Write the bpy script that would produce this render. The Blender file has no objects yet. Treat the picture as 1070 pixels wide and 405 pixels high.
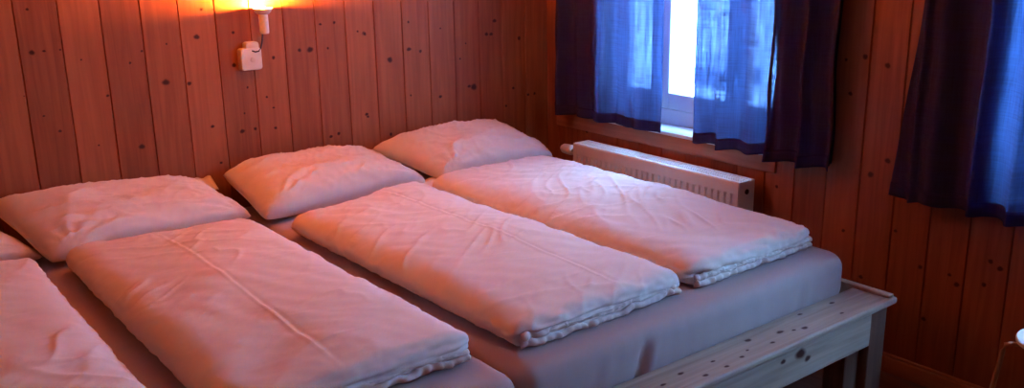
import bpy, bmesh, math, random
from mathutils import Vector, Matrix, noise

random.seed(7)
S = bpy.context.scene
COL = S.collection

# ------------------------------------------------------------------ camera
cam_data = bpy.data.cameras.new('camera')
cam_data.sensor_fit = 'HORIZONTAL'
cam_data.sensor_width = 36.0
cam_data.lens = 983.23 * 36.0 / 1070.0
cam_data.clip_start = 0.02
cam_data.clip_end = 3000
cam = bpy.data.objects.new('camera', cam_data)
COL.objects.link(cam)
CR = (0.786446, -0.617462, -0.015602)
CU = (0.178406, 0.202903, 0.962809)
CF = (0.591332, 0.759981, -0.269731)
cam.matrix_world = Matrix(((CR[0], CU[0], -CF[0], -3.10258),
                           (CR[1], CU[1], -CF[1], -3.67568),
                           (CR[2], CU[2], -CF[2], 1.62589),
                           (0, 0, 0, 1)))
S.camera = cam

# ------------------------------------------------------------------ world, lights, exposure
S.view_settings.view_transform = 'Standard'
S.view_settings.look = 'None'
S.view_settings.gamma = 1.0
S.view_settings.use_curve_mapping = False
S.view_settings.exposure = 0.0
SKY = 54.0
SKY_COL = (0.25, 0.53, 0.95, 1)
WARM = (1.0, 0.27, 0.035)
BULB_L = 46000.0
FILL_W = 11.2
w = bpy.data.worlds.new('overcast_sky')
w.use_nodes = True
bg = w.node_tree.nodes['Background']
bg.inputs['Color'].default_value = SKY_COL
bg.inputs['Strength'].default_value = SKY
S.world = w


def light(name, kind, loc, energy, color, size=0.1, rot=None, size_y=None):
    l = bpy.data.lights.new(name, kind)
    l.energy = energy
    l.color = color
    if kind == 'AREA':
        l.size = size
        if size_y:
            l.shape = 'RECTANGLE'
            l.size_y = size_y
    else:
        l.shadow_soft_size = size
    o = bpy.data.objects.new(name, l)
    o.location = loc
    if rot:
        o.rotation_euler = rot
    COL.objects.link(o)
    return o


# added warm fill light over the bed, made up (its fixture is built further down)
FILL_AT = (-1.62, -0.60, 1.70)
light('fill_light', 'POINT', (FILL_AT[0], FILL_AT[1], FILL_AT[2]), FILL_W, WARM, 0.11)

# ------------------------------------------------------------------ materials


def mat(name, base=(0.8, 0.8, 0.8), rough=0.6, metal=0.0):
    m = bpy.data.materials.new(name)
    m.use_nodes = True
    b = m.node_tree.nodes['Principled BSDF']
    b.inputs['Base Color'].default_value = (*base, 1)
    b.inputs['Roughness'].default_value = rough
    b.inputs['Metallic'].default_value = metal
    return m


def NN(m, t, **kw):
    n = m.node_tree.nodes.new(t)
    for k, v in kw.items():
        setattr(n, k, v)
    return n


def LK(m, a, b):
    m.node_tree.links.new(a, b)


def wood(name, dark, light_, grain='Z', rough=0.5, board_axis=None, board_off=0.0, pitch=0.1425, knots=True):
    """Pine: long grain along one axis, a tone per board, knots from a vertex colour."""
    m = mat(name, light_, rough)
    b = m.node_tree.nodes['Principled BSDF']
    b.inputs['Specular IOR Level'].default_value = 0.25
    tc = NN(m, 'ShaderNodeTexCoord')
    mp = NN(m, 'ShaderNodeMapping')
    sc = {'X': (2.5, 45, 45), 'Y': (45, 2.5, 45), 'Z': (45, 45, 2.5)}[grain]
    mp.inputs['Scale'].default_value = sc
    LK(m, tc.outputs['Object'], mp.inputs['Vector'])
    n1 = NN(m, 'ShaderNodeTexNoise')
    n1.inputs['Scale'].default_value = 1.0
    n1.inputs['Detail'].default_value = 5
    n1.inputs['Distortion'].default_value = 0.6
    LK(m, mp.outputs['Vector'], n1.inputs['Vector'])
    n2 = NN(m, 'ShaderNodeTexNoise')
    n2.inputs['Scale'].default_value = 2.2
    LK(m, tc.outputs['Object'], n2.inputs['Vector'])
    add = NN(m, 'ShaderNodeMath', operation='MULTIPLY_ADD')
    LK(m, n2.outputs['Fac'], add.inputs[0])
    add.inputs[1].default_value = 0.35
    LK(m, n1.outputs['Fac'], add.inputs[2])
    fac = add.outputs[0]
    if board_axis is not None:
        sx = NN(m, 'ShaderNodeSeparateXYZ')
        LK(m, tc.outputs['Object'], sx.inputs[0])
        a1 = NN(m, 'ShaderNodeMath', operation='SUBTRACT')
        LK(m, sx.outputs[board_axis], a1.inputs[0])
        a1.inputs[1].default_value = board_off
        a2 = NN(m, 'ShaderNodeMath', operation='DIVIDE')
        LK(m, a1.outputs[0], a2.inputs[0])
        a2.inputs[1].default_value = pitch
        a3 = NN(m, 'ShaderNodeMath', operation='FLOOR')
        LK(m, a2.outputs[0], a3.inputs[0])
        wn = NN(m, 'ShaderNodeTexWhiteNoise', noise_dimensions='1D')
        LK(m, a3.outputs[0], wn.inputs['W'])
        a4 = NN(m, 'ShaderNodeMath', operation='MULTIPLY_ADD')
        LK(m, wn.outputs['Value'], a4.inputs[0])
        a4.inputs[1].default_value = 0.35
        LK(m, fac, a4.inputs[2])
        a5 = NN(m, 'ShaderNodeMath', operation='SUBTRACT')
        LK(m, a4.outputs[0], a5.inputs[0])
        a5.inputs[1].default_value = 0.17
        fac = a5.outputs[0]
    cr = NN(m, 'ShaderNodeValToRGB')
    cr.color_ramp.elements[0].position = 0.35
    cr.color_ramp.elements[0].color = (*dark, 1)
    cr.color_ramp.elements[1].position = 0.95
    cr.color_ramp.elements[1].color = (*light_, 1)
    LK(m, fac, cr.inputs[0])
    out = cr.outputs[0]
    if knots:
        at = NN(m, 'ShaderNodeVertexColor', layer_name='knot')
        mx = NN(m, 'ShaderNodeMix', data_type='RGBA')
        rp = NN(m, 'ShaderNodeMapRange')
        rp.inputs['From Min'].default_value = 0.05
        rp.inputs['From Max'].default_value = 0.60
        LK(m, at.outputs['Color'], rp.inputs['Value'])
        LK(m, rp.outputs[0], mx.inputs[0])
        LK(m, out, mx.inputs[6])
        mx.inputs[7].default_value = (0.045, 0.008, 0.004, 1)
        out = mx.outputs[2]
    LK(m, out, b.inputs['Base Color'])
    bp = NN(m, 'ShaderNodeBump')
    bp.inputs['Strength'].default_value = 0.12
    bp.inputs['Distance'].default_value = 0.002
    LK(m, n1.outputs['Fac'], bp.inputs['Height'])
    LK(m, bp.outputs[0], b.inputs['Normal'])
    return m


M = {}
M['pine_wall_x'] = wood('pine_boards_back', (0.25, 0.070, 0.024), (0.45, 0.140, 0.050), 'Z', 0.5, 'X', 0.0)
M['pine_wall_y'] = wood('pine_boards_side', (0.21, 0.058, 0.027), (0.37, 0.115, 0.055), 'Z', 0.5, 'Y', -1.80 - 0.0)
M['pine_ceiling'] = wood('pine_ceiling', (0.38, 0.19, 0.09), (0.52, 0.28, 0.14), 'Y', 0.55, 'X', 0.0, knots=False)
M['pine_trim'] = wood('pine_trim', (0.30, 0.10, 0.05), (0.46, 0.17, 0.085), 'Y', 0.45, knots=False)
M['floor'] = wood('floor_boards', (0.10, 0.045, 0.03), (0.19, 0.09, 0.055), 'Y', 0.45, 'X', 0.0, knots=False)
M['bed_x'] = wood('bed_pine_long', (0.27, 0.205, 0.155), (0.52, 0.42, 0.34), 'X', 0.42)
M['bed_y'] = wood('bed_pine_side', (0.32, 0.22, 0.15), (0.52, 0.40, 0.29), 'Y', 0.42)
M['bed_z_shaded'] = wood('bed_pine_leg_shaded', (0.10, 0.05, 0.035), (0.20, 0.11, 0.08), 'Z', 0.42)  # leg pine darkened: the shadow on the legs is put into the colour


def fabric(name, base, rough=0.9, bump=0.25, scale=900, tint=0.08, sheen=0.15):
    m = mat(name, base, rough)
    b = m.node_tree.nodes['Principled BSDF']
    b.inputs['Sheen Weight'].default_value = sheen
    tc = NN(m, 'ShaderNodeTexCoord')
    n = NN(m, 'ShaderNodeTexNoise')
    n.inputs['Scale'].default_value = 7
    n.inputs['Detail'].default_value = 6
    LK(m, tc.outputs['Object'], n.inputs['Vector'])
    n2 = NN(m, 'ShaderNodeTexNoise')
    n2.inputs['Scale'].default_value = scale
    LK(m, tc.outputs['Object'], n2.inputs['Vector'])
    mx = NN(m, 'ShaderNodeMix', data_type='RGBA')
    LK(m, n.outputs['Fac'], mx.inputs[0])
    mx.inputs[6].default_value = (*[c * (1 - tint) for c in base], 1)
    mx.inputs[7].default_value = (*[min(1, c * (1 + tint)) for c in base], 1)
    LK(m, mx.outputs[2], b.inputs['Base Color'])
    # crumple: medium ridges under the weave
    mpc = NN(m, 'ShaderNodeMapping')
    mpc.inputs['Rotation'].default_value = (0, 0, 0.7)
    mpc.inputs['Scale'].default_value = (1.0, 2.6, 1.0)
    LK(m, tc.outputs['Object'], mpc.inputs['Vector'])
    n3 = NN(m, 'ShaderNodeTexNoise', noise_type='RIDGED_MULTIFRACTAL')
    n3.inputs['Scale'].default_value = 5.5
    n3.inputs['Detail'].default_value = 4
    n3.inputs['Roughness'].default_value = 0.55
    n3.inputs['Distortion'].default_value = 0.8
    LK(m, mpc.outputs['Vector'], n3.inputs['Vector'])
    b1 = NN(m, 'ShaderNodeBump')
    b1.inputs['Strength'].default_value = bump
    b1.inputs['Distance'].default_value = 0.010
    LK(m, n3.outputs['Fac'], b1.inputs['Height'])
    b2 = NN(m, 'ShaderNodeBump')
    b2.inputs['Strength'].default_value = 0.12
    b2.inputs['Distance'].default_value = 0.0008
    LK(m, n2.outputs['Fac'], b2.inputs['Height'])
    LK(m, b1.outputs[0], b2.inputs['Normal'])
    LK(m, b2.outputs[0], b.inputs['Normal'])
    return m


M['linen'] = fabric('white_cotton', (0.82, 0.73, 0.67), bump=0.42)
M['sheet'] = fabric('taupe_sheet', (0.45, 0.35, 0.345), bump=0.12, tint=0.04)
M['white_paint'] = mat('white_enamel', (0.74, 0.70, 0.66), 0.35)
M['white_plastic'] = mat('white_plastic', (0.78, 0.74, 0.70), 0.4)
M['white_window'] = mat('white_window_paint', (0.82, 0.83, 0.84), 0.35)
M['dark'] = mat('dark_gap', (0.03, 0.025, 0.025), 0.7)
M['steel'] = mat('brushed_metal', (0.55, 0.52, 0.5), 0.35, 0.9)
M['snow'] = mat('snow', (0.88, 0.90, 0.93), 0.8)
M['house_wall'] = mat('house_render', (0.22, 0.27, 0.36), 0.8)
M['house_roof'] = mat('house_roof', (0.5, 0.54, 0.6), 0.8)
M['dark_glass'] = mat('dark_window_glass', (0.05, 0.06, 0.09), 0.2)
M['seat_white'] = mat('white_laminate', (0.78, 0.80, 0.82), 0.35)
M['stool_wood'] = wood('bent_wood', (0.30, 0.15, 0.09), (0.45, 0.25, 0.15), 'Z', 0.4, knots=False)
g = mat('window_glass', (1, 1, 1), 0.0)
g.node_tree.nodes['Principled BSDF'].inputs['Transmission Weight'].default_value = 1.0
nt = g.node_tree
tr = nt.nodes.new('ShaderNodeBsdfTransparent')
tr.inputs[0].default_value = (0.95, 0.97, 0.98, 1)
gl = nt.nodes.new('ShaderNodeBsdfGlossy')
gl.inputs['Roughness'].default_value = 0.02
mxs = nt.nodes.new('ShaderNodeMixShader')
mxs.inputs[0].default_value = 0.07
nt.links.new(tr.outputs[0], mxs.inputs[1])
nt.links.new(gl.outputs[0], mxs.inputs[2])
nt.links.new(mxs.outputs[0], nt.nodes['Material Output'].inputs['Surface'])
M['glass'] = g
bm_ = mat('glowing_bulb', (1, 1, 1), 0.5)
bb = bm_.node_tree.nodes['Principled BSDF']
bb.inputs['Emission Color'].default_value = (*WARM, 1)
bb.inputs['Emission Strength'].default_value = BULB_L
M['bulb'] = bm_


def curtain_material(name, diff, trans, leak, tw):
    """Linen-weave curtain cloth: dark against the room, glowing where daylight falls through."""
    m = bpy.data.materials.new(name)
    m.use_nodes = True
    nt = m.node_tree
    nt.nodes.remove(nt.nodes['Principled BSDF'])
    out = nt.nodes['Material Output']
    tc = NN(m, 'ShaderNodeTexCoord')
    facs = []
    for sc in ((190, 190, 7), (8, 8, 200)):
        mp = NN(m, 'ShaderNodeMapping')
        mp.inputs['Scale'].default_value = sc
        LK(m, tc.outputs['Object'], mp.inputs['Vector'])
        n = NN(m, 'ShaderNodeTexNoise')
        n.inputs['Scale'].default_value = 1.0
        n.inputs['Detail'].default_value = 2
        LK(m, mp.outputs['Vector'], n.inputs['Vector'])
        facs.append(n.outputs['Fac'])
    av = NN(m, 'ShaderNodeMath', operation='ADD')
    LK(m, facs[0], av.inputs[0])
    LK(m, facs[1], av.inputs[1])
    mr = NN(m, 'ShaderNodeMapRange')
    mr.inputs['From Min'].default_value = 0.75
    mr.inputs['From Max'].default_value = 1.25
    LK(m, av.outputs[0], mr.inputs['Value'])
    ct = NN(m, 'ShaderNodeMix', data_type='RGBA')
    LK(m, mr.outputs[0], ct.inputs[0])
    ct.inputs[6].default_value = (*[c * 0.45 for c in trans], 1)
    ct.inputs[7].default_value = (*[min(1, c * 1.6) for c in trans], 1)
    d = NN(m, 'ShaderNodeBsdfDiffuse')
    d.inputs['Color'].default_value = (*diff, 1)
    t = NN(m, 'ShaderNodeBsdfTranslucent')
    LK(m, ct.outputs[2], t.inputs['Color'])
    mx = NN(m, 'ShaderNodeMixShader')
    mx.inputs[0].default_value = tw
    LK(m, d.outputs[0], mx.inputs[1])
    LK(m, t.outputs[0], mx.inputs[2])
    tp = NN(m, 'ShaderNodeBsdfTransparent')
    tp.inputs[0].default_value = (0.52, 0.66, 1.0, 1)
    mx2 = NN(m, 'ShaderNodeMixShader')
    lk = NN(m, 'ShaderNodeMath', operation='MULTIPLY')
    LK(m, mr.outputs[0], lk.inputs[0])
    lk.inputs[1].default_value = leak * 2
    LK(m, lk.outputs[0], mx2.inputs[0])
    LK(m, mx.outputs[0], mx2.inputs[1])
    LK(m, tp.outputs[0], mx2.inputs[2])
    LK(m, mx2.outputs[0], out.inputs['Surface'])
    return m


M['curtain'] = curtain_material('navy_linen_curtain', (0.080, 0.062, 0.15), (0.014, 0.028, 0.075), 0.026, 0.5)
M['hem'] = curtain_material('navy_linen_hem', (0.06, 0.05, 0.13), (0.010, 0.018, 0.07), 0.0, 0.4)

# ------------------------------------------------------------------ helpers


def empty(name, loc, label=None, cat=None, group=None, kind=None):
    o = bpy.data.objects.new(name, None)
    o.location = loc
    o.empty_display_size = 0.05
    COL.objects.link(o)
    tag(o, label, cat, group, kind)
    return o


def tag(o, label=None, cat=None, group=None, kind=None):
    if label: o['label'] = label
    if cat: o['category'] = cat
    if group: o['group'] = group
    if kind: o['kind'] = kind
    return o


def obj(name, bm, m, parent=None, smooth=False, bevel=0.0, seg=2, origin=None, label=None):
    """Link a bmesh (world coordinates) as ONE object; re-based on its parent or origin."""
    me = bpy.data.meshes.new(name)
    bmesh.ops.recalc_face_normals(bm, faces=bm.faces)
    bm.to_mesh(me)
    bm.free()
    o = bpy.data.objects.new(name, me)
    for mm in (m if isinstance(m, (list, tuple)) else [m]):
        me.materials.append(mm)
    COL.objects.link(o)
    if origin is not None:
        me.transform(Matrix.Translation(-Vector(origin)))
        o.location = origin
    if parent is not None:
        acc = Vector((0, 0, 0))
        q = parent
        while q is not None:
            acc += q.location
            q = q.parent
        if origin is None:
            me.transform(Matrix.Translation(-acc))
        else:
            o.location = Vector(origin) - acc
        o.parent = parent
    if smooth:
        for p in me.polygons: p.use_smooth = True
    if bevel:
        b = o.modifiers.new('bevel', 'BEVEL')
        b.width = bevel
        b.segments = seg
        b.limit_method = 'ANGLE'
        for p in me.polygons: p.use_smooth = True
    if label: o['label'] = label
    return o


def box(bm, x0, x1, y0, y1, z0, z1):
    vs = [bm.verts.new(p) for p in ((x0, y0, z0), (x1, y0, z0), (x1, y1, z0), (x0, y1, z0),
                                    (x0, y0, z1), (x1, y0, z1), (x1, y1, z1), (x0, y1, z1))]
    for f in ((0, 3, 2, 1), (4, 5, 6, 7), (0, 1, 5, 4), (1, 2, 6, 5), (2, 3, 7, 6), (3, 0, 4, 7)):
        bm.faces.new([vs[i] for i in f])
    return vs


def boxes(*bs):
    bm = bmesh.new()
    for b in bs: box(bm, *b)
    return bm


def tube(bm, pts, r, seg=12, caps=True):
    """Round tube through points; r a number or one radius per point."""
    pts = [Vector(p) for p in pts]
    rs = r if isinstance(r, (list, tuple)) else [r] * len(pts)
    rings = []
    for i, p in enumerate(pts):
        a = pts[max(0, i - 1)]
        b = pts[min(len(pts) - 1, i + 1)]
        d = (b - a).normalized()
        up = Vector((0, 0, 1)) if abs(d.z) < 0.9 else Vector((1, 0, 0))
        s = d.cross(up).normalized()
        t = s.cross(d)
        rings.append([bm.verts.new(p + (s * math.cos(2 * math.pi * k / seg) + t * math.sin(2 * math.pi * k / seg)) * rs[i]) for k in range(seg)])
    for i in range(len(rings) - 1):
        for k in range(seg):
            bm.faces.new((rings[i][k], rings[i][(k + 1) % seg], rings[i + 1][(k + 1) % seg], rings[i + 1][k]))
    if caps:
        bm.faces.new(rings[0][::-1])
        bm.faces.new(rings[-1])
    return bm


def lathe(bm, cx, cy, prof, seg=32):
    rings = []
    for r, z in prof:
        rings.append([bm.verts.new((cx + max(r, 1e-4) * math.cos(2 * math.pi * k / seg), cy + max(r, 1e-4) * math.sin(2 * math.pi * k / seg), z)) for k in range(seg)])
    for i in range(len(rings) - 1):
        for k in range(seg):
            bm.faces.new((rings[i][k], rings[i][(k + 1) % seg], rings[i + 1][(k + 1) % seg], rings[i + 1][k]))
    bm.faces.new(rings[0][::-1])
    bm.faces.new(rings[-1])
    return bm


def add_knots(bm, items, place):
    """Small soft-edged knots; place(u, v) gives a point on the board and eps lifts it clear."""
    cl = bm.loops.layers.float_color.get('knot') or bm.loops.layers.float_color.new('knot')
    for f in bm.faces:
        for lp in f.loops: lp[cl] = (0, 0, 0, 1)
    for (u, v, r, ru, rv) in items:
        rings = []
        c = bm.verts.new(place(u, v))
        n = 14
        jit = random.random() * 6
        for fr_ in (0.38, 1.08):
            rings.append([bm.verts.new(place(u + ru * r * fr_ * math.cos(t) * (1 + .12 * math.sin(2 * t + jit)),
                                             v + rv * r * fr_ * math.sin(t) * (1 + .12 * math.cos(3 * t + jit))))
                          for t in [2 * math.pi * k / n for k in range(n)]])
        val = {c: 1.0}
        for q in rings[0]: val[q] = 0.75
        for q in rings[1]: val[q] = 0.0
        for k in range(n):
            f1 = bm.faces.new((c, rings[0][k], rings[0][(k + 1) % n]))
            f2 = bm.faces.new((rings[0][k], rings[1][k], rings[1][(k + 1) % n], rings[0][(k + 1) % n]))
            for f in (f1, f2):
                for lp in f.loops:
                    q = val[lp.vert]
                    lp[cl] = (q, q, q, 1)


# ------------------------------------------------------------------ room shell
X0, Y0, H = -4.4, -4.4, 2.32          # west wall, south wall, ceiling height
PITCH = 0.1425
WT = 0.20                              # wall thickness


def board_profile(edges, lo, hi, depth=0.006, gw=0.0035):
    """(position, recess) pairs across a boarded wall with V grooves at the edges."""
    pts = [(lo, 0.0)]
    for e in sorted(edges):
        if lo + .01 < e < hi - .01:
            pts += [(e - gw, 0.0), (e, depth), (e + gw, 0.0)]
    pts.append((hi, 0.0))
    return pts


def knot_list(lst, k=0.0085):
    return [(u, v, s * k, 1.0, 0.92) for u, v, s in lst]


# back wall at y = 0
b_edges = [-1.282 + PITCH * i for i in range(-24, 10)]
prof = board_profile(b_edges, X0 - WT, 0.0)
bm = bmesh.new()
vb = [(bm.verts.new((x, r, 0)), bm.verts.new((x, r, H))) for x, r in prof]
for a, b in zip(vb, vb[1:]):
    bm.faces.new((a[0], b[0], b[1], a[1]))
back = [bm.verts.new(p) for p in ((X0 - WT, WT, 0), (0.0, WT, 0), (0.0, WT, H), (X0 - WT, WT, H))]
bm.faces.new((back[1], back[0], back[3], back[2]))
bm.faces.new([v[0] for v in vb][::-1] + [back[0], back[1]])
bm.faces.new([v[1] for v in vb] + [back[2], back[3]])
bm.faces.new((vb[0][0], vb[0][1], back[3], back[0]))
bm.faces.new((vb[-1][1], vb[-1][0], back[1], back[2]))
bmesh.ops.recalc_face_normals(bm, faces=bm.faces)
KB = [(-2.382,1.236,1),(-2.288,1.238,1),(-2.342,1.238,.5),(-2.428,1.087,1.1),(-2.147,1.055,1),(-2.328,.946,.6),(-1.928,1.081,1.4),(-2.047,.845,1.1),(-1.998,.838,.8),(-2.376,1.386,.5),(-2.222,1.196,.4),(-2.004,1.208,.6),(-2.052,1.168,.5),(-1.909,1.227,.4),(-2.202,.874,.4),(-2.374,1.008,.4),(-1.79,1.244,1),(-1.838,1.067,1),(-1.715,1.345,.9),(-1.76,1.348,.7),(-1.641,1.25,.7),(-1.479,1.135,.8),(-1.65,1.12,.9),(-1.641,.848,1.1),(-1.585,.851,.8),(-1.496,.842,.7),(-1.763,.885,.8),(-1.602,1.025,.5),(-1.523,.976,.5),(-1.497,.928,.5),(-1.625,.921,.4),(-1.743,.732,.6),(-1.361,1.155,.8),(-1.312,1.153,1.3),(-1.229,1.152,.6),(-1.257,1.255,.6),(-1.191,1.258,.6),(-1.081,1.212,.6),(-1.05,1.201,.8),(-1.242,.768,.8),(-1.204,.776,.8),(-1.054,.832,.6),(-.926,1.074,1.3),(-.823,1.112,1),(-.762,1.098,.9),(-.82,1.234,.6),(-.711,.872,1.6),(-.661,.876,.9),(-.467,.9,1.5),(-.492,.906,.9),(-.383,1.146,.9),(-.355,1.144,1),(-.333,1.206,1),(-.183,1.111,1),(-.542,1.043,.5),(-.507,1.112,.5),(-.648,1.193,.5),(-.224,.867,.8),(-.129,.823,.8),(-.087,.824,.8),(-.271,.783,.9),(-1.059,.843,.9),(-1.046,1.198,.8),(-.94,.735,.8),(-.824,.901,.5),(-.277,.701,.8)]
for _ in range(60):
    KB.append((random.uniform(-4.3, -.1), random.choice([random.uniform(1.45, 2.2), random.uniform(.1, .6)]), random.uniform(.5, 1.2)))
KB = [(u, v, s) for u, v, s in KB if min(abs(u - e) for e in b_edges) > 0.004]
kb2 = []
for u, v, s in KB:
    e = min(abs(u - e) for e in b_edges) - 0.0036
    kb2.append((u, v, min(s * .0125, max(e, .003)), random.uniform(.85, 1.2), random.uniform(.75, 1.0)))
add_knots(bm, kb2, lambda u, v: (u, -0.0004, v))
tag(obj('wall_back', bm, M['pine_wall_x']), kind='structure')

# window wall at x = 0, with two window openings
W = [(-1.41, -0.385, 0.74, 1.86), (-3.60, -2.24, 0.74, 1.86)]
y_edges = [-1.80 + PITCH * i for i in range(-19, 13)]
bm = bmesh.new()


def wall_piece(bm, ylo, yhi, zlo, zhi, grooves=True):
    pr = board_profile(y_edges, ylo, yhi) if grooves else [(ylo, 0), (yhi, 0)]
    va = [(bm.verts.new((r, y, zlo)), bm.verts.new((r, y, zhi))) for y, r in pr]
    for a, b in zip(va, va[1:]):
        bm.faces.new((a[0], b[0], b[1], a[1]))
    q = [bm.verts.new(p) for p in ((WT, ylo, zlo), (WT, yhi, zlo), (WT, yhi, zhi), (WT, ylo, zhi))]
    bm.faces.new((q[0], q[1], q[2], q[3]))
    bm.faces.new([v[0] for v in va] + [q[1], q[0]])
    bm.faces.new([v[1] for v in va][::-1] + [q[3], q[2]])
    bm.faces.new((va[0][0], va[0][1], q[3], q[0]))
    bm.faces.new((va[-1][1], va[-1][0], q[1], q[2]))


ys = [0.0 + WT, W[0][1], W[0][0], W[1][1], W[1][0], Y0 - WT]
wall_piece(bm, ys[1], ys[0], 0, H)
wall_piece(bm, ys[3], ys[2], 0, H)
wall_piece(bm, ys[5], ys[4], 0, H)
for ya, yb, za, zb in W:
    wall_piece(bm, ya, yb, 0, za - 0.001)
    wall_piece(bm, ya, yb, zb, H)
bmesh.ops.recalc_face_normals(bm, faces=bm.faces)
KW = [(-1.78,1.166,1),(-1.87,1.143,1),(-1.904,.802,1),(-1.842,.739,1.1),(-1.732,1.026,.8),(-1.704,1.148,.6),(-2.308,.527,.8),(-2.067,.44,.8),(-2.204,.413,.9),(-2.342,.51,.9),(-2.296,.44,.8),(-1.839,.337,.8),(-2.175,.441,.6),(-1.435,.61,.7),(-2.1,.25,.8),(-1.96,.55,.6),(-.2,.9,.7),(-.3,.66,.7),(-1.75,.5,.7),(-2.45,.3,.8),(-3.6,1.2,1),(-3.8,.8,1)]
add_knots(bm, [(u, v, s * .0135, 1.0, .9) for u, v, s in KW], lambda u, v: (-0.0004, u, v))
tag(obj('wall_right', bm, M['pine_wall_y']), kind='structure')

tag(obj('wall_left', boxes((X0 - WT, X0, Y0 - WT, -0.0005, 0, H)), M['pine_wall_y']), kind='structure')
tag(obj('wall_front', boxes((X0, -0.0005, Y0 - WT, Y0, 0, H)), M['pine_wall_x']), kind='structure')
tag(obj('floor', boxes((X0 - WT, WT, Y0 - WT, WT, -0.1, 0)), M['floor']), kind='structure')
tag(obj('ceiling', boxes((X0 - WT, WT, Y0 - WT, WT, H, H + 0.1)), M['pine_ceiling']), kind='structure')

# skirting: flat board with a rounded top bead
bm = boxes((-0.018, -0.0005, Y0 + .001, -0.02, 0, 0.062), (-0.011, -0.0005, Y0 + .001, -0.02, 0.062, 0.074))
tag(obj('baseboard_right', bm, M['pine_trim'], bevel=0.004), kind='structure')
bm = boxes((X0 + .001, -0.0195, -0.018, -0.0005, 0, 0.062), (X0 + .001, -0.0195, -0.011, -0.0005, 0.062, 0.074))
tag(obj('baseboard_back', bm, M['bed_x'], bevel=0.004), kind='structure')


def window(idx, ya, yb, za, zb, mull):
    """White casement window set back in the reveal, with a deep sill."""
    xf0, xf1 = 0.12, 0.185
    root = empty('window_%d' % idx, (0.12, (ya + yb) / 2, za), kind='structure')
    e = 0.0015
    # fixed frame
    f = 0.045
    bs = [(xf0, xf1, ya + e, ya + f, za + e, zb - e), (xf0, xf1, yb - f, yb - e, za + e, zb - e),
          (xf0 - .006, xf1, ya + f, yb - f, za + e, za + .078), (xf0, xf1, ya + f, yb - f, zb - f, zb - e)]
    for m in mull:
        bs.append((xf0, xf1, m - .018, m + .018, za + .078, zb - f))
    obj('window_frame', boxes(*bs), M['white_window'], root, bevel=0.004)
    # sashes
    eds = [ya + f] + sorted(mull) + [yb - f]
    for a, b in zip(eds, eds[1:]):
        a += .018 if a != ya + f else 0.0
        b -= .018 if b != yb - f else 0.0
        a += .001; b -= .001
        z0, z1 = za + .080, zb - f - .002
        x0, x1 = xf0 - .014, xf1 - .03
        t, tb = .038, .075
        s = obj('sash', boxes((x0, x1, a, a + t, z0, z1), (x0, x1, b - t, b, z0, z1),
                              (x0, x1, a + t, b - t, z0, z0 + tb), (x0, x1, a + t, b - t, z1 - t, z1)),
                M['white_window'], root, bevel=0.005)
        obj('pane', boxes((x0 + .022, x0 + .026, a + t - .004, b - t + .004, z0 + tb - .004, z1 - t + .004)), M['glass'], s)
    # reveal lining and sill
    obj('sill', boxes((-0.028, xf0 - .007, ya + e, yb - e, za - .0, za + .010),
                      (-0.024, -0.0008, ya - .01, yb + .01, za - .008, za + .010)), M['white_window'], root, bevel=0.004)
    obj('lining', boxes((0.001, xf0 - .001, ya + .0005, ya + .010, za + .012, zb - .002), (0.001, xf0 - .001, yb - .010, yb - .0005, za + .012, zb - .002),
                        (0.001, xf0 - .001, ya + .012, yb - .012, zb - .010, zb - .0005)), M['white_window'], root)
    return root


window(1, *W[0], [-1.120, -0.680])
window(2, *W[1], [-2.69, -3.15])

# wooden board under the sills
for k, (ya, yb, za, zb) in enumerate(W):
    bm = boxes((-0.013, -0.0008, ya - .02, yb + .30, za - (.075 if k == 0 else .035), za - .009)) if k == 0 else boxes((-0.013, -0.0008, ya - .02, yb + .02, za - .035, za - .009))
    tag(obj('trim_%d' % (k + 1), bm, M['pine_trim'], bevel=0.003), kind='structure')

# ------------------------------------------------------------------ outdoors
GZ = -25.0
tag(obj('ground', boxes((0.6, 700, -500, 600, GZ - 1, GZ)), M['snow']), kind='structure')
hx, hy = 124.0, 105.5
house = empty('house', (hx + 4, hy, GZ), 'grey-blue house seen small through the gap between the curtains', 'house')
obj('wall', boxes((hx, hx + 8, hy - 7, hy + 2.4, GZ, GZ + 3.0)), M['house_wall'], house)
bm = bmesh.new()
vs = [bm.verts.new(p) for p in ((hx - .5, hy - 7.5, GZ + 3.0), (hx - .5, hy + 2.9, GZ + 3.0), (hx + 8.5, hy + 2.9, GZ + 3.0), (hx + 8.5, hy - 7.5, GZ + 3.0),
                                (hx + 4, hy - 7.5, GZ + 5.4), (hx + 4, hy + 2.9, GZ + 5.4))]
for f in ((0, 1, 5, 4), (2, 3, 4, 5), (0, 4, 3), (1, 2, 5), (0, 3, 2, 1)):
    bm.faces.new([vs[i] for i in f])
obj('roof', bm, M['house_roof'], house)
for k in range(3):
    wy = hy - 5.5 + k * 2.6
    obj('window', boxes((hx - .05, hx - .002, wy, wy + 1.3, GZ + 1.0, GZ + 2.3)), M['dark_glass'], house)

# ------------------------------------------------------------------ radiator
RY0, RY1, RX0, RX1, RZ0, RZ1 = -1.364, -0.364, -0.15, -0.05, 0.14, 0.637
rad = empty('radiator', (-0.10, (RY0 + RY1) / 2, RZ0), 'white ribbed panel radiator mounted below the window beside the bed', 'radiator')


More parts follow.
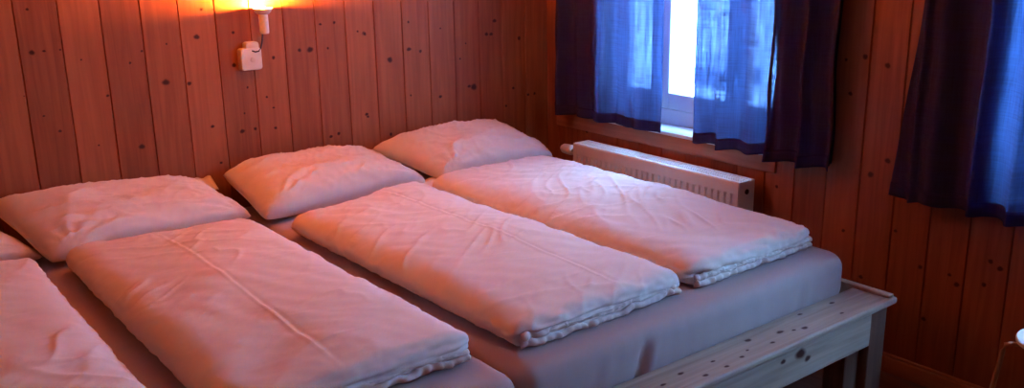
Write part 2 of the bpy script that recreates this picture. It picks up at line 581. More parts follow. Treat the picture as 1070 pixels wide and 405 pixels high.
def panel(xf, sgn):
    bm = bmesh.new()
    ysl = []
    n = 29
    p = (RY1 - RY0) / 30
    ysl.append((RY0 + .003, 0))
    for i in range(n):
        c = RY0 + p * (i + 1)
        for dy, d in ((-.0095, 0), (-.0070, .010), (.0070, .010), (.0095, 0)):
            ysl.append((c + dy, d))
    ysl.append((RY1 - .003, 0))
    zs = [(RZ0, 0), (RZ0 + .05, 0), (RZ0 + .062, 1), (RZ1 - .062, 1), (RZ1 - .050, 0), (RZ1 - .006, 0), (RZ1, -.8)]
    grid = [[bm.verts.new((xf + sgn * (d * f if f >= 0 else .005 * -f), y, z)) for y, d in ysl] for z, f in zs]
    for a, b in zip(grid, grid[1:]):
        for i in range(len(a) - 1):
            bm.faces.new((a[i], a[i + 1], b[i + 1], b[i]))
    ge = bmesh.ops.extrude_face_region(bm, geom=bm.faces[:])
    for v in ge['geom']:
        if isinstance(v, bmesh.types.BMVert): v.co.x += sgn * .0015 if v.co.z < 99 else 0
    return bm


obj('front_panel', panel(RX0, 1), M['white_paint'], rad, smooth=False)
obj('rear_panel', panel(RX1, -1), M['white_paint'], rad, smooth=False)
bm = boxes((RX0 + .012, RX1 - .012, RY0 + .02, RY1 - .02, RZ0 + .03, RZ1 - .03))
obj('dark_interior', bm, M['dark'], rad)  # near-black block, shade inside the radiator put into its colour
bs = [(RX0 + .006, RX0 + .018, RY0 + .004, RY1 - .004, RZ1 - .004, RZ1), (RX1 - .018, RX1 - .002, RY0 + .004, RY1 - .004, RZ1 - .004, RZ1),
      (RX0 + .044, RX0 + .05, RY0 + .004, RY1 - .004, RZ1 - .004, RZ1), (RX0 + .062, RX0 + .066, RY0 + .004, RY1 - .004, RZ1 - .004, RZ1), (RX0 + .029, RX0 + .033, RY0 + .004, RY1 - .004, RZ1 - .004, RZ1)]
n = 82
for i in range(n + 1):
    y = RY0 + .004 + (RY1 - RY0 - .014) * i / n
    bs.append((RX0 + .018, RX1 - .018, y, y + .0045, RZ1 - .0045, RZ1 - .0005))
obj('top_grille', boxes(*bs), M['white_paint'], rad)
for y in (RY0, RY1 - .003):
    obj('side_cover', boxes((RX0 + .003, RX1, y, y + .003, RZ0 + .01, RZ1 - .001)), M['white_paint'], rad, bevel=0.001)
bm = bmesh.new()
tube(bm, [(-.10, RY0 - .0035, RZ1 - .045), (-.10, RY0 + .002, RZ1 - .045)], .011, 16)
obj('side_hole', bm, M['dark'], rad, label='dark disc for the round hole in the side')  # dark disc drawn for a hole, its shade put into the colour
bs = [(-.0499, -.0006, y, y + .03, RZ0 + .08, RZ1 - .08) for y in (RY0 + .15, RY1 - .18)]
for b in bs: obj('wall_bracket', boxes(b), M['white_paint'], rad)
# valve
vy, vz, vx = RY1 + .028, RZ1 - .055, -.10
bm = bmesh.new()
tube(bm, [(vx, RY1 + .0005, vz), (vx, vy + .03, vz)], .009, 12)
valve = obj('valve', bm, M['steel'], rad, smooth=False)
bm = bmesh.new()
tube(bm, [(vx, vy + .028, vz), (vx, vy + .034, vz), (vx, vy + .06, vz), (vx, vy + .092, vz), (vx, vy + .104, vz)], [.020, .025, .0255, .023, .016], 24)
obj('thermostat_head', bm, M['white_plastic'], valve, smooth=True)
bm = bmesh.new()
tube(bm, [(vx, vy + .012, vz), (vx, vy + .012, .0)], .0075, 10)
obj('supply_pipe', bm, M['white_paint'], rad, smooth=True)

# ------------------------------------------------------------------ wall reading lamp
lamp = empty('wall_lamp', (-1.575, 0, 1.1), 'small white wall lamp with a lit bulb above its switch box on the boarded wall', 'lamp')


def rounded_plate(x0, x1, z0, z1, y0, y1, r, seg=6):
    bm = bmesh.new()
    pts = []
    for cx, cz, a0 in ((x1 - r, z1 - r, 0), (x0 + r, z1 - r, 90), (x0 + r, z0 + r, 180), (x1 - r, z0 + r, 270)):
        for k in range(seg + 1):
            a = math.radians(a0 + 90 * k / seg)
            pts.append((cx + r * math.cos(a), cz + r * math.sin(a)))
    lo = [bm.verts.new((x, y0, z)) for x, z in pts]
    hi = [bm.verts.new((x, y1, z)) for x, z in pts]
    bm.faces.new(lo)
    bm.faces.new(hi[::-1])
    for i in range(len(pts)):
        j = (i + 1) % len(pts)
        bm.faces.new((lo[i], hi[i], hi[j], lo[j]))
    return bm


sw = obj('switch_box', rounded_plate(-1.634, -1.546, 1.098, 1.186, -0.042, -0.0006, .012), M['white_plastic'], lamp, bevel=0.004)
obj('cable_gland', rounded_plate(-1.609, -1.553, 1.165, 1.210, -0.038, -0.0007, .012), M['white_plastic'], sw, bevel=0.003)
bm = bmesh.new()
tube(bm, [(-1.586, -.042, 1.140), (-1.586, -.046, 1.140)], .011, 20)
obj('switch_knob', bm, M['white_paint'], sw, bevel=0.001)
bm = bmesh.new()
tube(bm, [(-1.586, -.040, 1.176), (-1.575, -.046, 1.171), (-1.562, -.050, 1.173), (-1.552, -.052, 1.185), (-1.546, -.055, 1.21), (-1.542, -.058, 1.243)],
     .0028, 8)
obj('cord', bm, M['dark'], lamp, smooth=True, label='thin dark cord')
LX, LY = -1.535, -.062
bm = bmesh.new()
lathe(bm, LX, LY, [(.004, 1.240), (.0165, 1.242), (.0185, 1.248), (.0185, 1.310), (.0175, 1.317), (.014, 1.3178)], 28)
obj('lamp_holder', bm, M['white_plastic'], lamp, smooth=False)
bm = bmesh.new()
prof_ = [(.016, 1.3180), (.0215, 1.3185), (.029, 1.3250), (.037, 1.3380), (.039, 1.3430), (.0375, 1.3430), (.035, 1.3385), (.027, 1.3265), (.015, 1.3205)]
lathe(bm, LX, LY, prof_, 36)
obj('drip_cup', bm, M['white_plastic'], lamp, smooth=True)
bm = bmesh.new()
lathe(bm, LX, LY, [(.003, 1.3335), (.0075, 1.3350), (.0090, 1.3390), (.0085, 1.3440), (.005, 1.3475), (.001, 1.3485)], 24)
bulb = obj('bulb', bm, M['bulb'], lamp, smooth=True, label='small glowing bulb')
bm = bmesh.new()
lathe(bm, LX, LY, [(.006, 1.3182), (.006, 1.3334)], 16)
obj('bulb_socket', bm, M['white_plastic'], lamp, smooth=True)

# made-up fixture for the added fill light (above the frame): rose, cord, cap
cl = empty('fill_lamp', (FILL_AT[0], FILL_AT[1], H), 'added warm fill lamp above the bed, unseen', 'lamp')
bm = bmesh.new()
lathe(bm, FILL_AT[0], FILL_AT[1], [(.01, H - .001), (.09, H - .002), (.09, H - .03), (.01, H - .04)], 32)
obj('fill_rose', bm, M['white_plastic'], cl)
bm = bmesh.new()
tube(bm, [(FILL_AT[0], FILL_AT[1], H - .035), (FILL_AT[0], FILL_AT[1], FILL_AT[2] + .16)], .004, 8)
obj('cord', bm, M['white_plastic'], cl, smooth=True)
bm = bmesh.new()
lathe(bm, FILL_AT[0], FILL_AT[1], [(.02, FILL_AT[2] + .165), (.05, FILL_AT[2] + .16), (.07, FILL_AT[2] + .14), (.066, FILL_AT[2] + .14), (.045, FILL_AT[2] + .155)], 32)
obj('fill_cap', bm, M['white_plastic'], cl, smooth=True)

# ------------------------------------------------------------------ bed
bed = empty('bed_frame', (-1.8, -1.05, 0), 'long unfinished pine bed frame with wide foot rail, running along the boarded wall', 'bed')
BX0, BX1 = -3.62, -0.29
ZT = 0.4256


def plank(bm, x0, x1, y0, y1, z0, z1):
    box(bm, x0, x1, y0, y1, z0, z1)


# foot top board with knots
bm = boxes((BX0 + .0375, BX1 - .0375, -2.0605, -2.0065, ZT - .024, ZT), (BX0, BX1 + .004, -2.152, -2.0605, ZT - .024, ZT))
bmesh.ops.recalc_face_normals(bm, faces=bm.faces)
bmesh.ops.bevel(bm, geom=[e for e in bm.edges if (abs(e.verts[0].co.y + 2.152) < 1e-4 and abs(e.verts[1].co.y + 2.152) < 1e-4) or (abs(e.verts[0].co.x - BX1 - .004) < 1e-4 and abs(e.verts[1].co.x - BX1 - .004) < 1e-4)],
                offset=.009, segments=4, affect='EDGES', profile=.5)
KR = [(-.945,-2.049,1),(-.822,-2.074,1),(-.778,-2.092,.6),(-.902,-2.106,.7),(-1.002,-2.092,.5),(-1.137,-2.076,.6),(-1.132,-2.122,.7),(-1.265,-2.069,.8),(-1.352,-2.084,.7),(-.738,-2.103,1),(-1.6,-2.09,1),(-2.1,-2.07,1),(-2.5,-2.1,.9),(-.55,-2.11,.6),(-.5,-2.04,.8),(-.66,-2.03,.7),(-1.05,-2.11,.7),(-1.22,-2.12,.8),(-1.45,-2.12,.7)]
add_knots(bm, [(u, v, s * .013, 1.4, .75) for u, v, s in KR], lambda u, v: (u, v, ZT + .0003))
obj('foot_rail_top', bm, M['bed_x'], bed)
# foot apron
bm = boxes((BX0 + .135, -0.4215, -2.140, -2.112, 0.285, ZT - .0245))
bmesh.ops.recalc_face_normals(bm, faces=bm.faces)
KA = [(-.806,.372,1.7),(-.766,.345,1.0),(-.891,.372,.8),(-1.5,.35,1),(-2.2,.34,1)]
add_knots(bm, [(u, v, s * .015, 1.2, .8) for u, v, s in KA], lambda u, v: (u, -2.1403, v))
obj('foot_apron', bm, M['bed_x'], bed)
# side rails: a deep board whose top edge stands just proud of the foot rail
for x0, x1 in ((BX1 - .034, BX1 - .004), (BX0 + .004, BX0 + .034)):
    bm = boxes((x0, x1, -2.060, -0.024, 0.285, ZT + .010), (x0, x1, -2.140, -2.0605, ZT + .0005, ZT + .010))
    obj('side_rail', bm, M['bed_y'], bed, bevel=0.003)
bm = boxes((BX0 + .04, BX1 - .04, -0.054, -0.026, 0.27, ZT - .03))
obj('head_rail', bm, M['bed_x'], bed, bevel=0.003)
bm = bmesh.new()
for i in range(14):
    box(bm, BX0 + .045, BX1 - .045, -1.95 + i * .145, -1.88 + i * .145, 0.36, 0.382)
obj('slats', bm, M['bed_x'], bed)
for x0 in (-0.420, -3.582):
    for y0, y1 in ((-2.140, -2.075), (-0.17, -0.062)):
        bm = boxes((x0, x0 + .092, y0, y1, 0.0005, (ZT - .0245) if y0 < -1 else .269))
        obj('leg', bm, M['bed_z_shaded'], bed, bevel=0.004)
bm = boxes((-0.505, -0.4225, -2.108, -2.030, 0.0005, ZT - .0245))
obj('leg', bm, M['bed_z_shaded'], bed, bevel=0.004)
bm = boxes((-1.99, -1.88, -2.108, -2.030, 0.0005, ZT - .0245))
obj('leg', bm, M['bed_z_shaded'], bed, bevel=0.004)


# ------------------------------------------------------------------ soft things


def rbox(nx, ny, nz):
    """Cube-surface grid: list of (a, b, c) in [-1,1]^3 verts and quads, merged."""
    verts, idx, faces = [], {}, []

    def V(i, j, k):
        q = (i, j, k)
        if q not in idx:
            idx[q] = len(verts)
            verts.append((2 * i / nx - 1, 2 * j / ny - 1, 2 * k / nz - 1))
        return idx[q]
    for i in range(nx):
        for j in range(ny):
            faces.append((V(i, j, nz), V(i + 1, j, nz), V(i + 1, j + 1, nz), V(i, j + 1, nz)))
            faces.append((V(i, j, 0), V(i, j + 1, 0), V(i + 1, j + 1, 0), V(i + 1, j, 0)))
    for i in range(nx):
        for k in range(nz):
            faces.append((V(i, 0, k), V(i + 1, 0, k), V(i + 1, 0, k + 1), V(i, 0, k + 1)))
            faces.append((V(i, ny, k), V(i, ny, k + 1), V(i + 1, ny, k + 1), V(i + 1, ny, k)))
    for j in range(ny):
        for k in range(nz):
            faces.append((V(0, j, k), V(0, j, k + 1), V(0, j + 1, k + 1), V(0, j + 1, k)))
            faces.append((V(nx, j, k), V(nx, j + 1, k), V(nx, j + 1, k + 1), V(nx, j, k + 1)))
    return verts, faces


def round_pt(p, hx, hy, hz, rx, ry, rz):
    """Rounded-box map of a cube-surface point; returns the point (box centred on 0) and its normal."""
    P = Vector((p[0] * hx, p[1] * hy, p[2] * hz))
    I = Vector((max(-hx + rx, min(hx - rx, P.x)), max(-hy + ry, min(hy - ry, P.y)), max(-hz + rz, min(hz - rz, P.z))))
    d = Vector(((P.x - I.x) / rx, (P.y - I.y) / ry, (P.z - I.z) / rz))
    if d.length < 1e-6:
        return P, Vector((0, 0, 1 if p[2] > 0 else -1))
    d.normalize()
    Q = I + Vector((d.x * rx, d.y * ry, d.z * rz))
    n = Vector((d.x / rx, d.y / ry, d.z / rz)).normalized()
    return Q, n


def mesh_obj(name, verts, faces, m, parent=None, origin=None, smooth=True):
    bm = bmesh.new()
    vs = [bm.verts.new(v) for v in verts]
    for f in faces:
        bm.faces.new([vs[i] for i in f])
    return obj(name, bm, m, parent, smooth=smooth, origin=origin)


def nz3(x, y, z, s):
    return noise.noise(Vector((x * s, y * s, z * s)))


# mattresses
MT = 0.560      # mattress top


def mattress(x0, x1, y0, y1, label, seed):
    hx, hy, hz = (x1 - x0) / 2, (y1 - y0) / 2, (MT - ZT + .04) / 2
    vs, fs = rbox(90, 110, 10)
    out = []
    for p in vs:
        q, n = round_pt(p, hx, hy, hz, .055, .055, .052)
        X, Y, Z = q.x + (x0 + x1) / 2, q.y + (y0 + y1) / 2, q.z + MT - hz
        d = .004 * nz3(X + seed, Y, Z, 3.0)
        if n.z < .75 and q.z > -hz * .9:
            d += .0025 * nz3((X) * 4, Y * 4, Z * .6 + seed, 5.0)
        # a deep tuck where the fitted sheet bunches on the foot end
        if p[1] < -.9:
            for cx in (-1.345, -1.52, -2.5, -.62):
                amp = .016 if cx == -1.345 else .004
                g_ = math.exp(-((X - cx - .25 * (Z - .47)) / .016) ** 2)
                d += -amp * g_ * max(0, min(1, (MT - .02 - Z) / .06)) + .5 * amp * math.exp(-((X - cx - .035 - .25 * (Z - .47)) / .014) ** 2) * max(0, min(1, (MT - .02 - Z) / .06))
        zz = Z + n.z * d
        out.append((X + n.x * d, Y + n.y * d, zz if q.z > -hz * .9 else Z))
    o = mesh_obj('mattress', out, fs, M['sheet'], origin=((x0 + x1) / 2, (y0 + y1) / 2, MT - 2 * hz))
    tag(o, label, 'mattress', 'mattresses on the pine bed')
    return o


mattress(-1.765, -0.362, -2.004, -0.062, 'mattress under a taupe fitted sheet, the one nearer the radiator', 1.0)
mattress(-3.50, -1.775, -2.004, -0.062, 'mattress under a taupe fitted sheet, the one farther from the window', 5.0)


def bil(c, u, v):
    """c = [head-left, head-right, foot-right, foot-left] xy; u,v in 0..1, v=0 at head"""
    hl, hr, fr_, fl = [Vector(q) for q in c]
    return (hl * (1 - u) + hr * u) * (1 - v) + (fl * (1 - u) + fr_ * u) * v


def ridge(v, w_):
    return math.exp(-(v / w_) ** 2)


def duvet(corners, thick, seed, label, crease=None):
    vs, fs = rbox(110, 190, 16)
    c2 = [Vector((c[0], c[1])) for c in corners]
    wx = ((c2[0] - c2[1]).length + (c2[2] - c2[3]).length) / 2
    ly = ((c2[0] - c2[3]).length + (c2[1] - c2[2]).length) / 2
    hx, hy, hz = wx / 2, ly / 2, thick / 2
    out = []
    for p in vs:
        q, n = round_pt(p, hx, hy, hz, .095, .045, hz * .98)
        u, v = q.x / wx + .5, .5 - q.y / ly          # v=0 head (+y), 1 foot
        e = 0.0
        top = max(0.0, n.z)
        # puffiness: fuller in the middle, slight slump at the sides
        cu, cv = 1 - (2 * u - 1) ** 2, 1 - (2 * v - 1) ** 4
        zoff = top * (.020 * cu * cv) * 1.0
        # large undulation and long wrinkles, mostly across the duvet
        zoff += top * .010 * nz3(q.x + seed, q.y * .8, seed, 3.2)
        r1 = 1 - abs(nz3(q.x * .5 + seed * 3, q.y * 1.7 + q.x * .7, 0.3, 4.2)) * 2.4
        r2 = 1 - abs(nz3(q.x * .9 + seed * 5, q.y * 2.6 - q.x * .9, 1.3, 6.0)) * 2.4
        e += (.0050 * max(0, r1) ** 4 * (.4 + .6 * top) + .0030 * max(0, r2) ** 4) * max(0, min(1, .55 + 1.6 * nz3(q.x, q.y, seed + 9, 2.6)))
        a1_ = q.x * .75 + q.y * .65
        a2_ = q.y * .75 - q.x * .65
        wv = .09 * nz3(q.x, q.y, seed + 5, 3.0)
        e += top * (.0070 * nz3(a1_ * .8 + seed, (a2_ + wv) * 1.8, seed, 4.5) + .0030 * nz3((a1_ + wv) * 2.4 + seed, a2_ * .7, seed + 3, 8.0))
        msk = max(0, min(1, .5 + 2.2 * nz3(q.x, q.y, seed + 11, 3.1)))
        rgx = 1 - 3.0 * abs(nz3(a1_ * .55 + seed, (a2_ + wv) * 2.2, seed + 7, 6.0))
        e += .0060 * max(0, rgx) ** 3 * msk * (.35 + .65 * top)
        e += .0012 * nz3(q.x * 1.2 + seed, q.y * 3, q.z * 3, 12.0)
        if crease is not None:
            cxx = crease + .01 * math.sin(v * 5)
            e += top * (.0028 * ridge(u - cxx, .009) - .0022 * ridge(u - cxx - .014, .012)) * min(1, 6 * (v + .02)) * min(1, 5 * (1.02 - v))
        # side seams: gathers
        side = abs(n.x)
        e += side * .004 * nz3(q.y * 3, q.z * 9, seed, 9)
        # foot end: the folded layers, thrown into gathers
        if n.y < -.2 and p[1] < -.8:
            k = -n.y
            zz = (q.z + hz) / (2 * hz)
            bend = .06 * math.sin(q.x * 9 + seed) + .05 * nz3(q.x * 3, seed, 0, 4)
            groove = ridge(zz - .26 - bend, .10) * 1.0 + ridge(zz - .50 - bend * 1.3, .055) * .45
            endf = 1.0 if u > .5 else 1.25
            e -= k * .026 * groove * endf
            e += k * .009 * nz3(q.x * 2.2, zz * .9, seed, 6.5) + k * .0035 * nz3(q.x * 7, zz * 1.2, seed + 2, 5)
            # open corner hollow at the left end of the fold
            e -= k * .030 * ridge(u - .06, .035) * ridge(zz - .5, .22)
        if n.y > .2:
            e += .006 * nz3(q.x * 5, q.z * 6, seed, 5)
        b = bil(c2, min(1, max(0, u)), min(1, max(0, v)))
        ex = Vector((n.x, n.y, 0)) * e
        z = MT + hz + q.z + zoff + n.z * e
        # sides hug the bed
        if q.z < 0: z = max(z, MT + .0035 + .0)
        out.append((b.x + ex.x + (u - min(1, max(0, u))) * wx, b.y + ex.y, max(z, MT + .0035)))
    cen = sum(c2, Vector((0, 0))) / 4
    root = mesh_obj('duvet', out, fs, M['linen'], origin=(cen.x, cen.y, MT))
    tag(root, label, 'duvet', 'folded white duvets on the bed')
    # crumpled inner layers showing in the fold at the foot
    for li, (zf, dep) in enumerate(((.20, .012), (.42, .009))):
        bm = bmesh.new()
        rows = []
        N = 120
        for i in range(N + 1):
            u = .035 + .93 * i / N
            b = bil(c2, u, 1.0)
            w1 = nz3(u * 4, seed + li, 0, 3.0)
            w2 = nz3(u * 12, seed + li, 2, 3.0)
            yy = b.y + .018 + .006 * w1
            z0 = MT + thick * zf + .012 * w1
            row = []
            for t in range(9):
                a = math.pi * t / 8
                row.append(bm.verts.new((b.x, yy - dep * math.sin(a) * (1.3 + .7 * w2) - .004 * w2, z0 + .011 * math.cos(a) * (1 + .5 * w1) + .003 * w2)))
            rows.append(row)
        for a, b_ in zip(rows, rows[1:]):
            for t in range(8):
                bm.faces.new((a[t], a[t + 1], b_[t + 1], b_[t]))
            bm.faces.new((a[8], a[0], b_[0], b_[8]))
        bm.faces.new(rows[0])
        bm.faces.new(rows[-1][::-1])
        obj('folded_layer', bm, M['linen'], root, smooth=True)
    return root


DV = .085
duvet([(-1.045, -.455), (-.375, -.455), (-.405, -1.905), (-1.045, -1.915)], DV, 4.0,
      'folded white duvet nearest the radiator and window', None)
duvet([(-1.735, -.585), (-1.085, -.470), (-1.065, -1.905), (-1.720, -1.915)], DV, 8.5,
      'folded white duvet second from the radiator, its foot corner beside the bare sheet', .62)
duvet([(-2.470, -.440), (-1.835, -.515), (-1.815, -1.870), (-2.475, -1.880)], DV + .005, 13.1,
      'folded white duvet with a long straight crease, left of the dark gap between the mattresses', .44)
duvet([(-3.200, -.440), (-2.555, -.440), (-2.560, -1.880), (-3.200, -1.880)], DV, 21.7,
      'folded white duvet cut off by the left edge of the photo', None)


def pillow(BL, BR, FR, FL, T, seed, label, flap=None):
    BL, BR, FR, FL = [Vector(q) for q in (BL, BR, FR, FL)]
    N1, N2 = 80, 56
    nrm = ((BR - BL).cross(BL - FL)).normalized()
    if nrm.z < 0: nrm = -nrm

    def pt(i, j, s):
        u, v = 2 * i / N1 - 1, 2 * j / N2 - 1     # v=-1 front, 1 back
        pu = 1 - .045 * (1 - v * v)
        pv = 1 - .055 * (1 - u * u)
        rc = 1 - .045 * (u * v) ** 4
        uu, vv = (u * pu * rc + 1) / 2, (v * pv * rc + 1) / 2
        B = (FL * (1 - uu) + FR * uu) * (1 - vv) + (BL * (1 - uu) + BR * uu) * vv
        t = max(0, (1 - u ** 4)) ** .46 * max(0, (1 - v ** 4)) ** .44
        rim = max(0, (1 - abs(u) ** 8)) * max(0, (1 - abs(v) ** 8))
        h = T * t * (.82 + .18 * (1 - u * u)) * (1 + .16 * nz3(u + seed, v, 0, 1.6))
        # wrinkles radiating from corners, and soft creases
        a = math.atan2(v + .9, u + .8)
        rr = math.hypot(v + .9, u + .8)
        cr = math.sin(a * 13 + seed + 2 * nz3(u, v, seed, 2)) * math.exp(-rr * 1.7) * .008
        a2 = math.atan2(v + .9, .9 - u)
        r2 = math.hypot(v + .9, .9 - u)
        cr += math.sin(a2 * 11 + seed) * math.exp(-r2 * 1.8) * .008
        rg = 1 - 2.2 * abs(nz3(u * 1.1 + seed, v * 1.6 + .5 * u, 3.1, 2.1))
        cr += .012 * max(0, rg) ** 3
        rg2 = 1 - 2.2 * abs(nz3(u * 2 + seed * 2, v * 1.5 - u, 5.1, 3.4))
        cr += .005 * max(0, rg2) ** 3 + .004 * nz3(u * 2 + v * 2, v * 5 - u * 2, seed, 1.7)
        if s > 0:
            P = B + nrm * (h + cr * rim + .002)
        else:
            P = B - nrm * (.42 * h)
        P.z = max(P.z, MT + .004 + (.003 if s > 0 else 0))
        P.y = min(P.y, -.006 - (.0 if s < 0 else .002))
        return P
    verts, faces, ia, ib = [], [], {}, {}
    for i in range(N1 + 1):
        for j in range(N2 + 1):
            edge = i in (0, N1) or j in (0, N2)
            ia[i, j] = len(verts)
            verts.append(pt(i, j, 1))
            if edge:
                ib[i, j] = ia[i, j]
            else:
                ib[i, j] = len(verts)
                verts.append(pt(i, j, -1))
    for i in range(N1):
        for j in range(N2):
            faces.append((ia[i, j], ia[i + 1, j], ia[i + 1, j + 1], ia[i, j + 1]))
            faces.append((ib[i, j], ib[i, j + 1], ib[i + 1, j + 1], ib[i + 1, j]))
    cen = (BL + BR + FR + FL) / 4
    o = mesh_obj('pillow', verts, faces, M['linen'], origin=(cen.x, cen.y, MT))
    tag(o, label, 'pillow', 'white pillows along the boarded wall')
    if flap:
        x0, x1, y0, y1, z0, z1 = flap
        bm = bmesh.new()
        n_ = 10
        g_ = [[bm.verts.new((x0 + (x1 - x0) * i / n_, y0 + (y1 - y0) * j / 4, z0 + (z1 - z0) * j / 4 + .004 * math.sin(i * .9))) for i in range(n_ + 1)] for j in range(5)]
        for a, b in zip(g_, g_[1:]):
            for i in range(n_): bm.faces.new((a[i], a[i + 1], b[i + 1], b[i]))
        f = obj('pillowcase_flap', bm, M['linen'], o, smooth=True)
        sm = f.modifiers.new('cloth', 'SOLIDIFY')
        sm.thickness = .003
    return o


pillow((-1.085, -.03, .690), (-.350, -.03, .700), (-.270, -.385, .590), (-.930, -.400, .590), .098, 2.2,
       'white pillow in the corner, leaning on the boarded wall near the radiator valve', None)
pillow((-1.770, -.03, .690), (-1.110, -.03, .672), (-.965, -.360, .585), (-1.770, -.440, .590), .098, 6.1,
       'white pillow below the wall lamp with its pointed corner turned up', (-1.06, -.93, -.33, -.42, .592, .578))
pillow((-2.630, -.03, .735), (-1.850, -.03, .670), (-1.755, -.350, .585), (-2.515, -.430, .590), .082, 9.7,
       'crumpled white pillow at the head of the creased duvet', (-1.87, -1.80, -.02, -.10, .690, .650))
pillow((-3.300, -.03, .700), (-2.600, -.03, .640), (-2.490, -.330, .585), (-3.200, -.400, .590), .070, 14.9,
       'white pillow partly cut off at the left edge of the photo', None)


# ------------------------------------------------------------------ curtains
def curtain(name_label, y_hi, y_lo, z_bot, folds, double=None, xc=-.075, flare=0.0, seed=0.0, z_top=2.08, amp=.032):
    """One hanging panel; folds = list of (y, depth) bulges toward the room, plus a regular pleat."""
    root = empty('curtain', (xc, (y_hi + y_lo) / 2, z_bot), name_label, 'curtain', 'navy linen curtains at the windows')
    NY, NZ = 190, 46
    hem_h = .046

    def X(y, z):
        t = (z - z_bot) / (z_top - z_bot)
        a = amp * (1 - .45 * t)
        wob = nz3(y * 1.0, seed, t * .8, 4.0)
        x = a * (.55 * math.sin((y + .02 * wob) * 46 + seed) + .45 * math.sin((y * 23 + seed * 2 + wob)))
        for fy, fd, fw in folds:
            x -= fd * math.exp(-((y - fy - .012 * nz3(t * 2, fy, seed, 2)) / fw) ** 2) * (1 - .3 * t)
        x += .006 * nz3(y * 5, z * 1.2, seed, 3)
        return xc + x

    def Yp(s, z):
        t = (z - z_bot) / (z_top - z_bot)
        y = y_hi + (y_lo - y_hi) * s
        return y + flare * (1 - s) * (1 - t) * 1.0

    def zb(s):
        return z_bot + .004 * math.sin(s * 31 + seed)
    bm = bmesh.new()
    grid = []
    for k in range(NZ + 1):
        tz = k / NZ
        row = []
        for i in range(NY + 1):
            s = i / NY
            z = zb(s) + hem_h + (z_top - zb(s) - hem_h) * tz
            y = Yp(s, z)
            row.append(bm.verts.new((X(y, z), y, z)))
        grid.append(row)
    for a, b in zip(grid, grid[1:]):
        for i in range(NY):
            bm.faces.new((a[i], a[i + 1], b[i + 1], b[i]))
    obj('drape', bm, M['curtain'], root, smooth=True)
    if double:          # the gathered outer part of the panel lies in two thicknesses
        for L in range(2):
            bm = bmesh.new()
            n_ = 70
            rows = []
            for k in range(NZ + 1):
                z = z_bot + .012 + (z_top - z_bot - .012) * k / NZ
                row = []
                for i in range(n_ + 1):
                    y = double[0] + (double[1] - double[0]) * i / n_
                    y += flare * .8 * (1 - (z - z_bot) / (z_top - z_bot)) * (1 - i / n_)
                    row.append(bm.verts.new((min(-.004 - .002 * (1 - L), X(y, z) + .014 + .016 * L + .005 * math.sin(y * 90 + L * 2)), y, z)))
                rows.append(row)
            for a, b in zip(rows, rows[1:]):
                for i in range(n_):
                    bm.faces.new((a[i], a[i + 1], b[i + 1], b[i]))
            obj('gathered_fold', bm, M['curtain'], root, smooth=True)
    bm = bmesh.new()
    grid = []
    for k in range(5):
        row = []
        for i in range(NY + 1):
            s = i / NY
            z = zb(s) + hem_h * k / 4 + (.001 if k == 4 else 0)
            y = Yp(s, z)
            row.append((X(y, z), y, z))
        grid.append(row)
    fr_ = [[bm.verts.new((x - .0025, y, z)) for x, y, z in r] for r in grid]
    bk = [[bm.verts.new((x + .0025, y, z)) for x, y, z in r] for r in grid]
    for G in (fr_, bk):
        for a, b in zip(G, G[1:]):
            for i in range(NY): bm.faces.new((a[i], a[i + 1], b[i + 1], b[i]))
    for i in range(NY):
        bm.faces.new((fr_[0][i], fr_[0][i + 1], bk[0][i + 1], bk[0][i]))
        bm.faces.new((fr_[4][i], fr_[4][i + 1], bk[4][i + 1], bk[4][i]))
    obj('hem', bm, M['hem'], root, smooth=True, label='darker double-stitched hem')
    return root


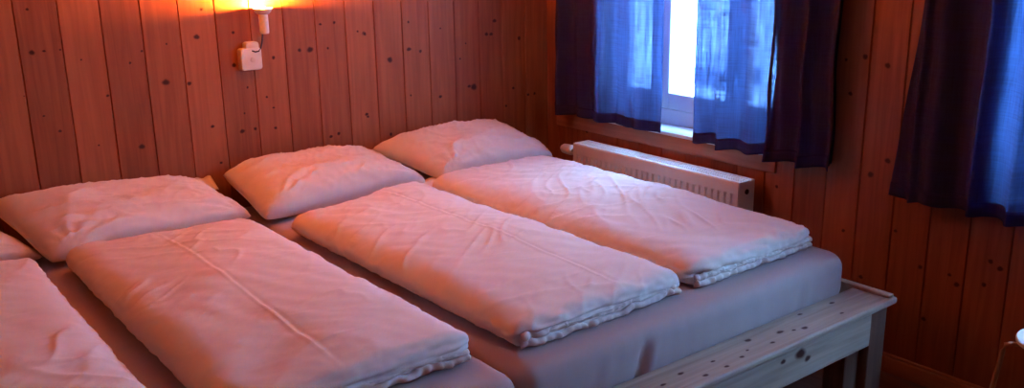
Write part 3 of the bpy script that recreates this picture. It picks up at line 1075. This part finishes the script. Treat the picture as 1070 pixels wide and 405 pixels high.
curtain('navy curtain left of the window gap, its outer half dark against the wall', -.165, -.862, .750, [(-.215, .03, .018), (-.33, .012, .03), (-.50, .018, .02), (-.66, .012, .02)], double=(-.170, -.475), seed=1.3, z_top=1.62)
curtain('navy curtain right of the window gap, glowing blue with two dark outer folds', -1.045, -1.715, .742,
        [(-1.455, .050, .018), (-1.60, .045, .018), (-1.20, .015, .02), (-1.71, .02, .02)], double=(-1.465, -1.71), seed=4.0, z_top=1.62)
curtain('dark curtain at the right edge of the photo, at the second window', -2.085, -2.62, .700,
        [(-2.05, .045, .020), (-2.27, .05, .020), (-2.40, .03, .015)], double=(-2.087, -2.30), flare=.12, seed=7.7)
curtain('navy curtain drawn back on the far side of the second window', -3.05, -3.76, .705, [(-3.55, .02, .03)], seed=10.2)
for k, (ya, yb, zr) in enumerate([(-1.80, -.10, 1.62), (-3.80, -1.93, 2.08)]):
    rt = empty('curtain_rod', (-.085, (ya + yb) / 2, zr), 'wooden curtain rod over the %s window' % ('first' if k == 0 else 'second'), 'curtain rod')
    bm = bmesh.new()
    tube(bm, [(-.085, ya, zr + .013), (-.085, yb, zr + .013)], .011, 14)
    obj('rod', bm, M['pine_trim'], rt, smooth=True)
    for y in (ya + .012, yb - .012):
        obj('bracket', boxes((-.085, -.0006, y - .006, y + .006, zr - .006, zr + .003), (-.012, -.0006, y - .012, y + .012, zr - .03, zr + .04)), M['pine_trim'], rt)

# ------------------------------------------------------------------ stool at the right edge
SX, SY, SZ, SR = -.308, -2.672, .45, .118
st = empty('stool', (SX, SY, 0), 'small white-topped stool with thin bent wood legs at the right edge', 'stool')
bm = bmesh.new()
lathe(bm, SX, SY, [(SR - .004, SZ - .014), (SR, SZ - .012), (SR, SZ - .003), (SR - .003, SZ)], 64)
obj('seat', bm, M['seat_white'], st)
for k in range(3):
    a = math.radians(124 + 120 * k)
    d = Vector((math.cos(a), math.sin(a), 0))
    pts = []
    for rr, zz in ((.03, SZ - .021), (SR - .02, SZ - .021), (SR + .010, SZ - .021), (SR + .026, SZ - .025), (SR + .031, SZ - .045), (SR + .05, .25), (SR + .075, .006)):
        pts.append(Vector((SX, SY, 0)) + d * rr + Vector((0, 0, zz)))
    bm = bmesh.new()
    tube(bm, pts, [.0065, .0065, .0065, .0075, .0075, .0075, .0075], 10)
    obj('leg', bm, M['stool_wood'], st, smooth=True)
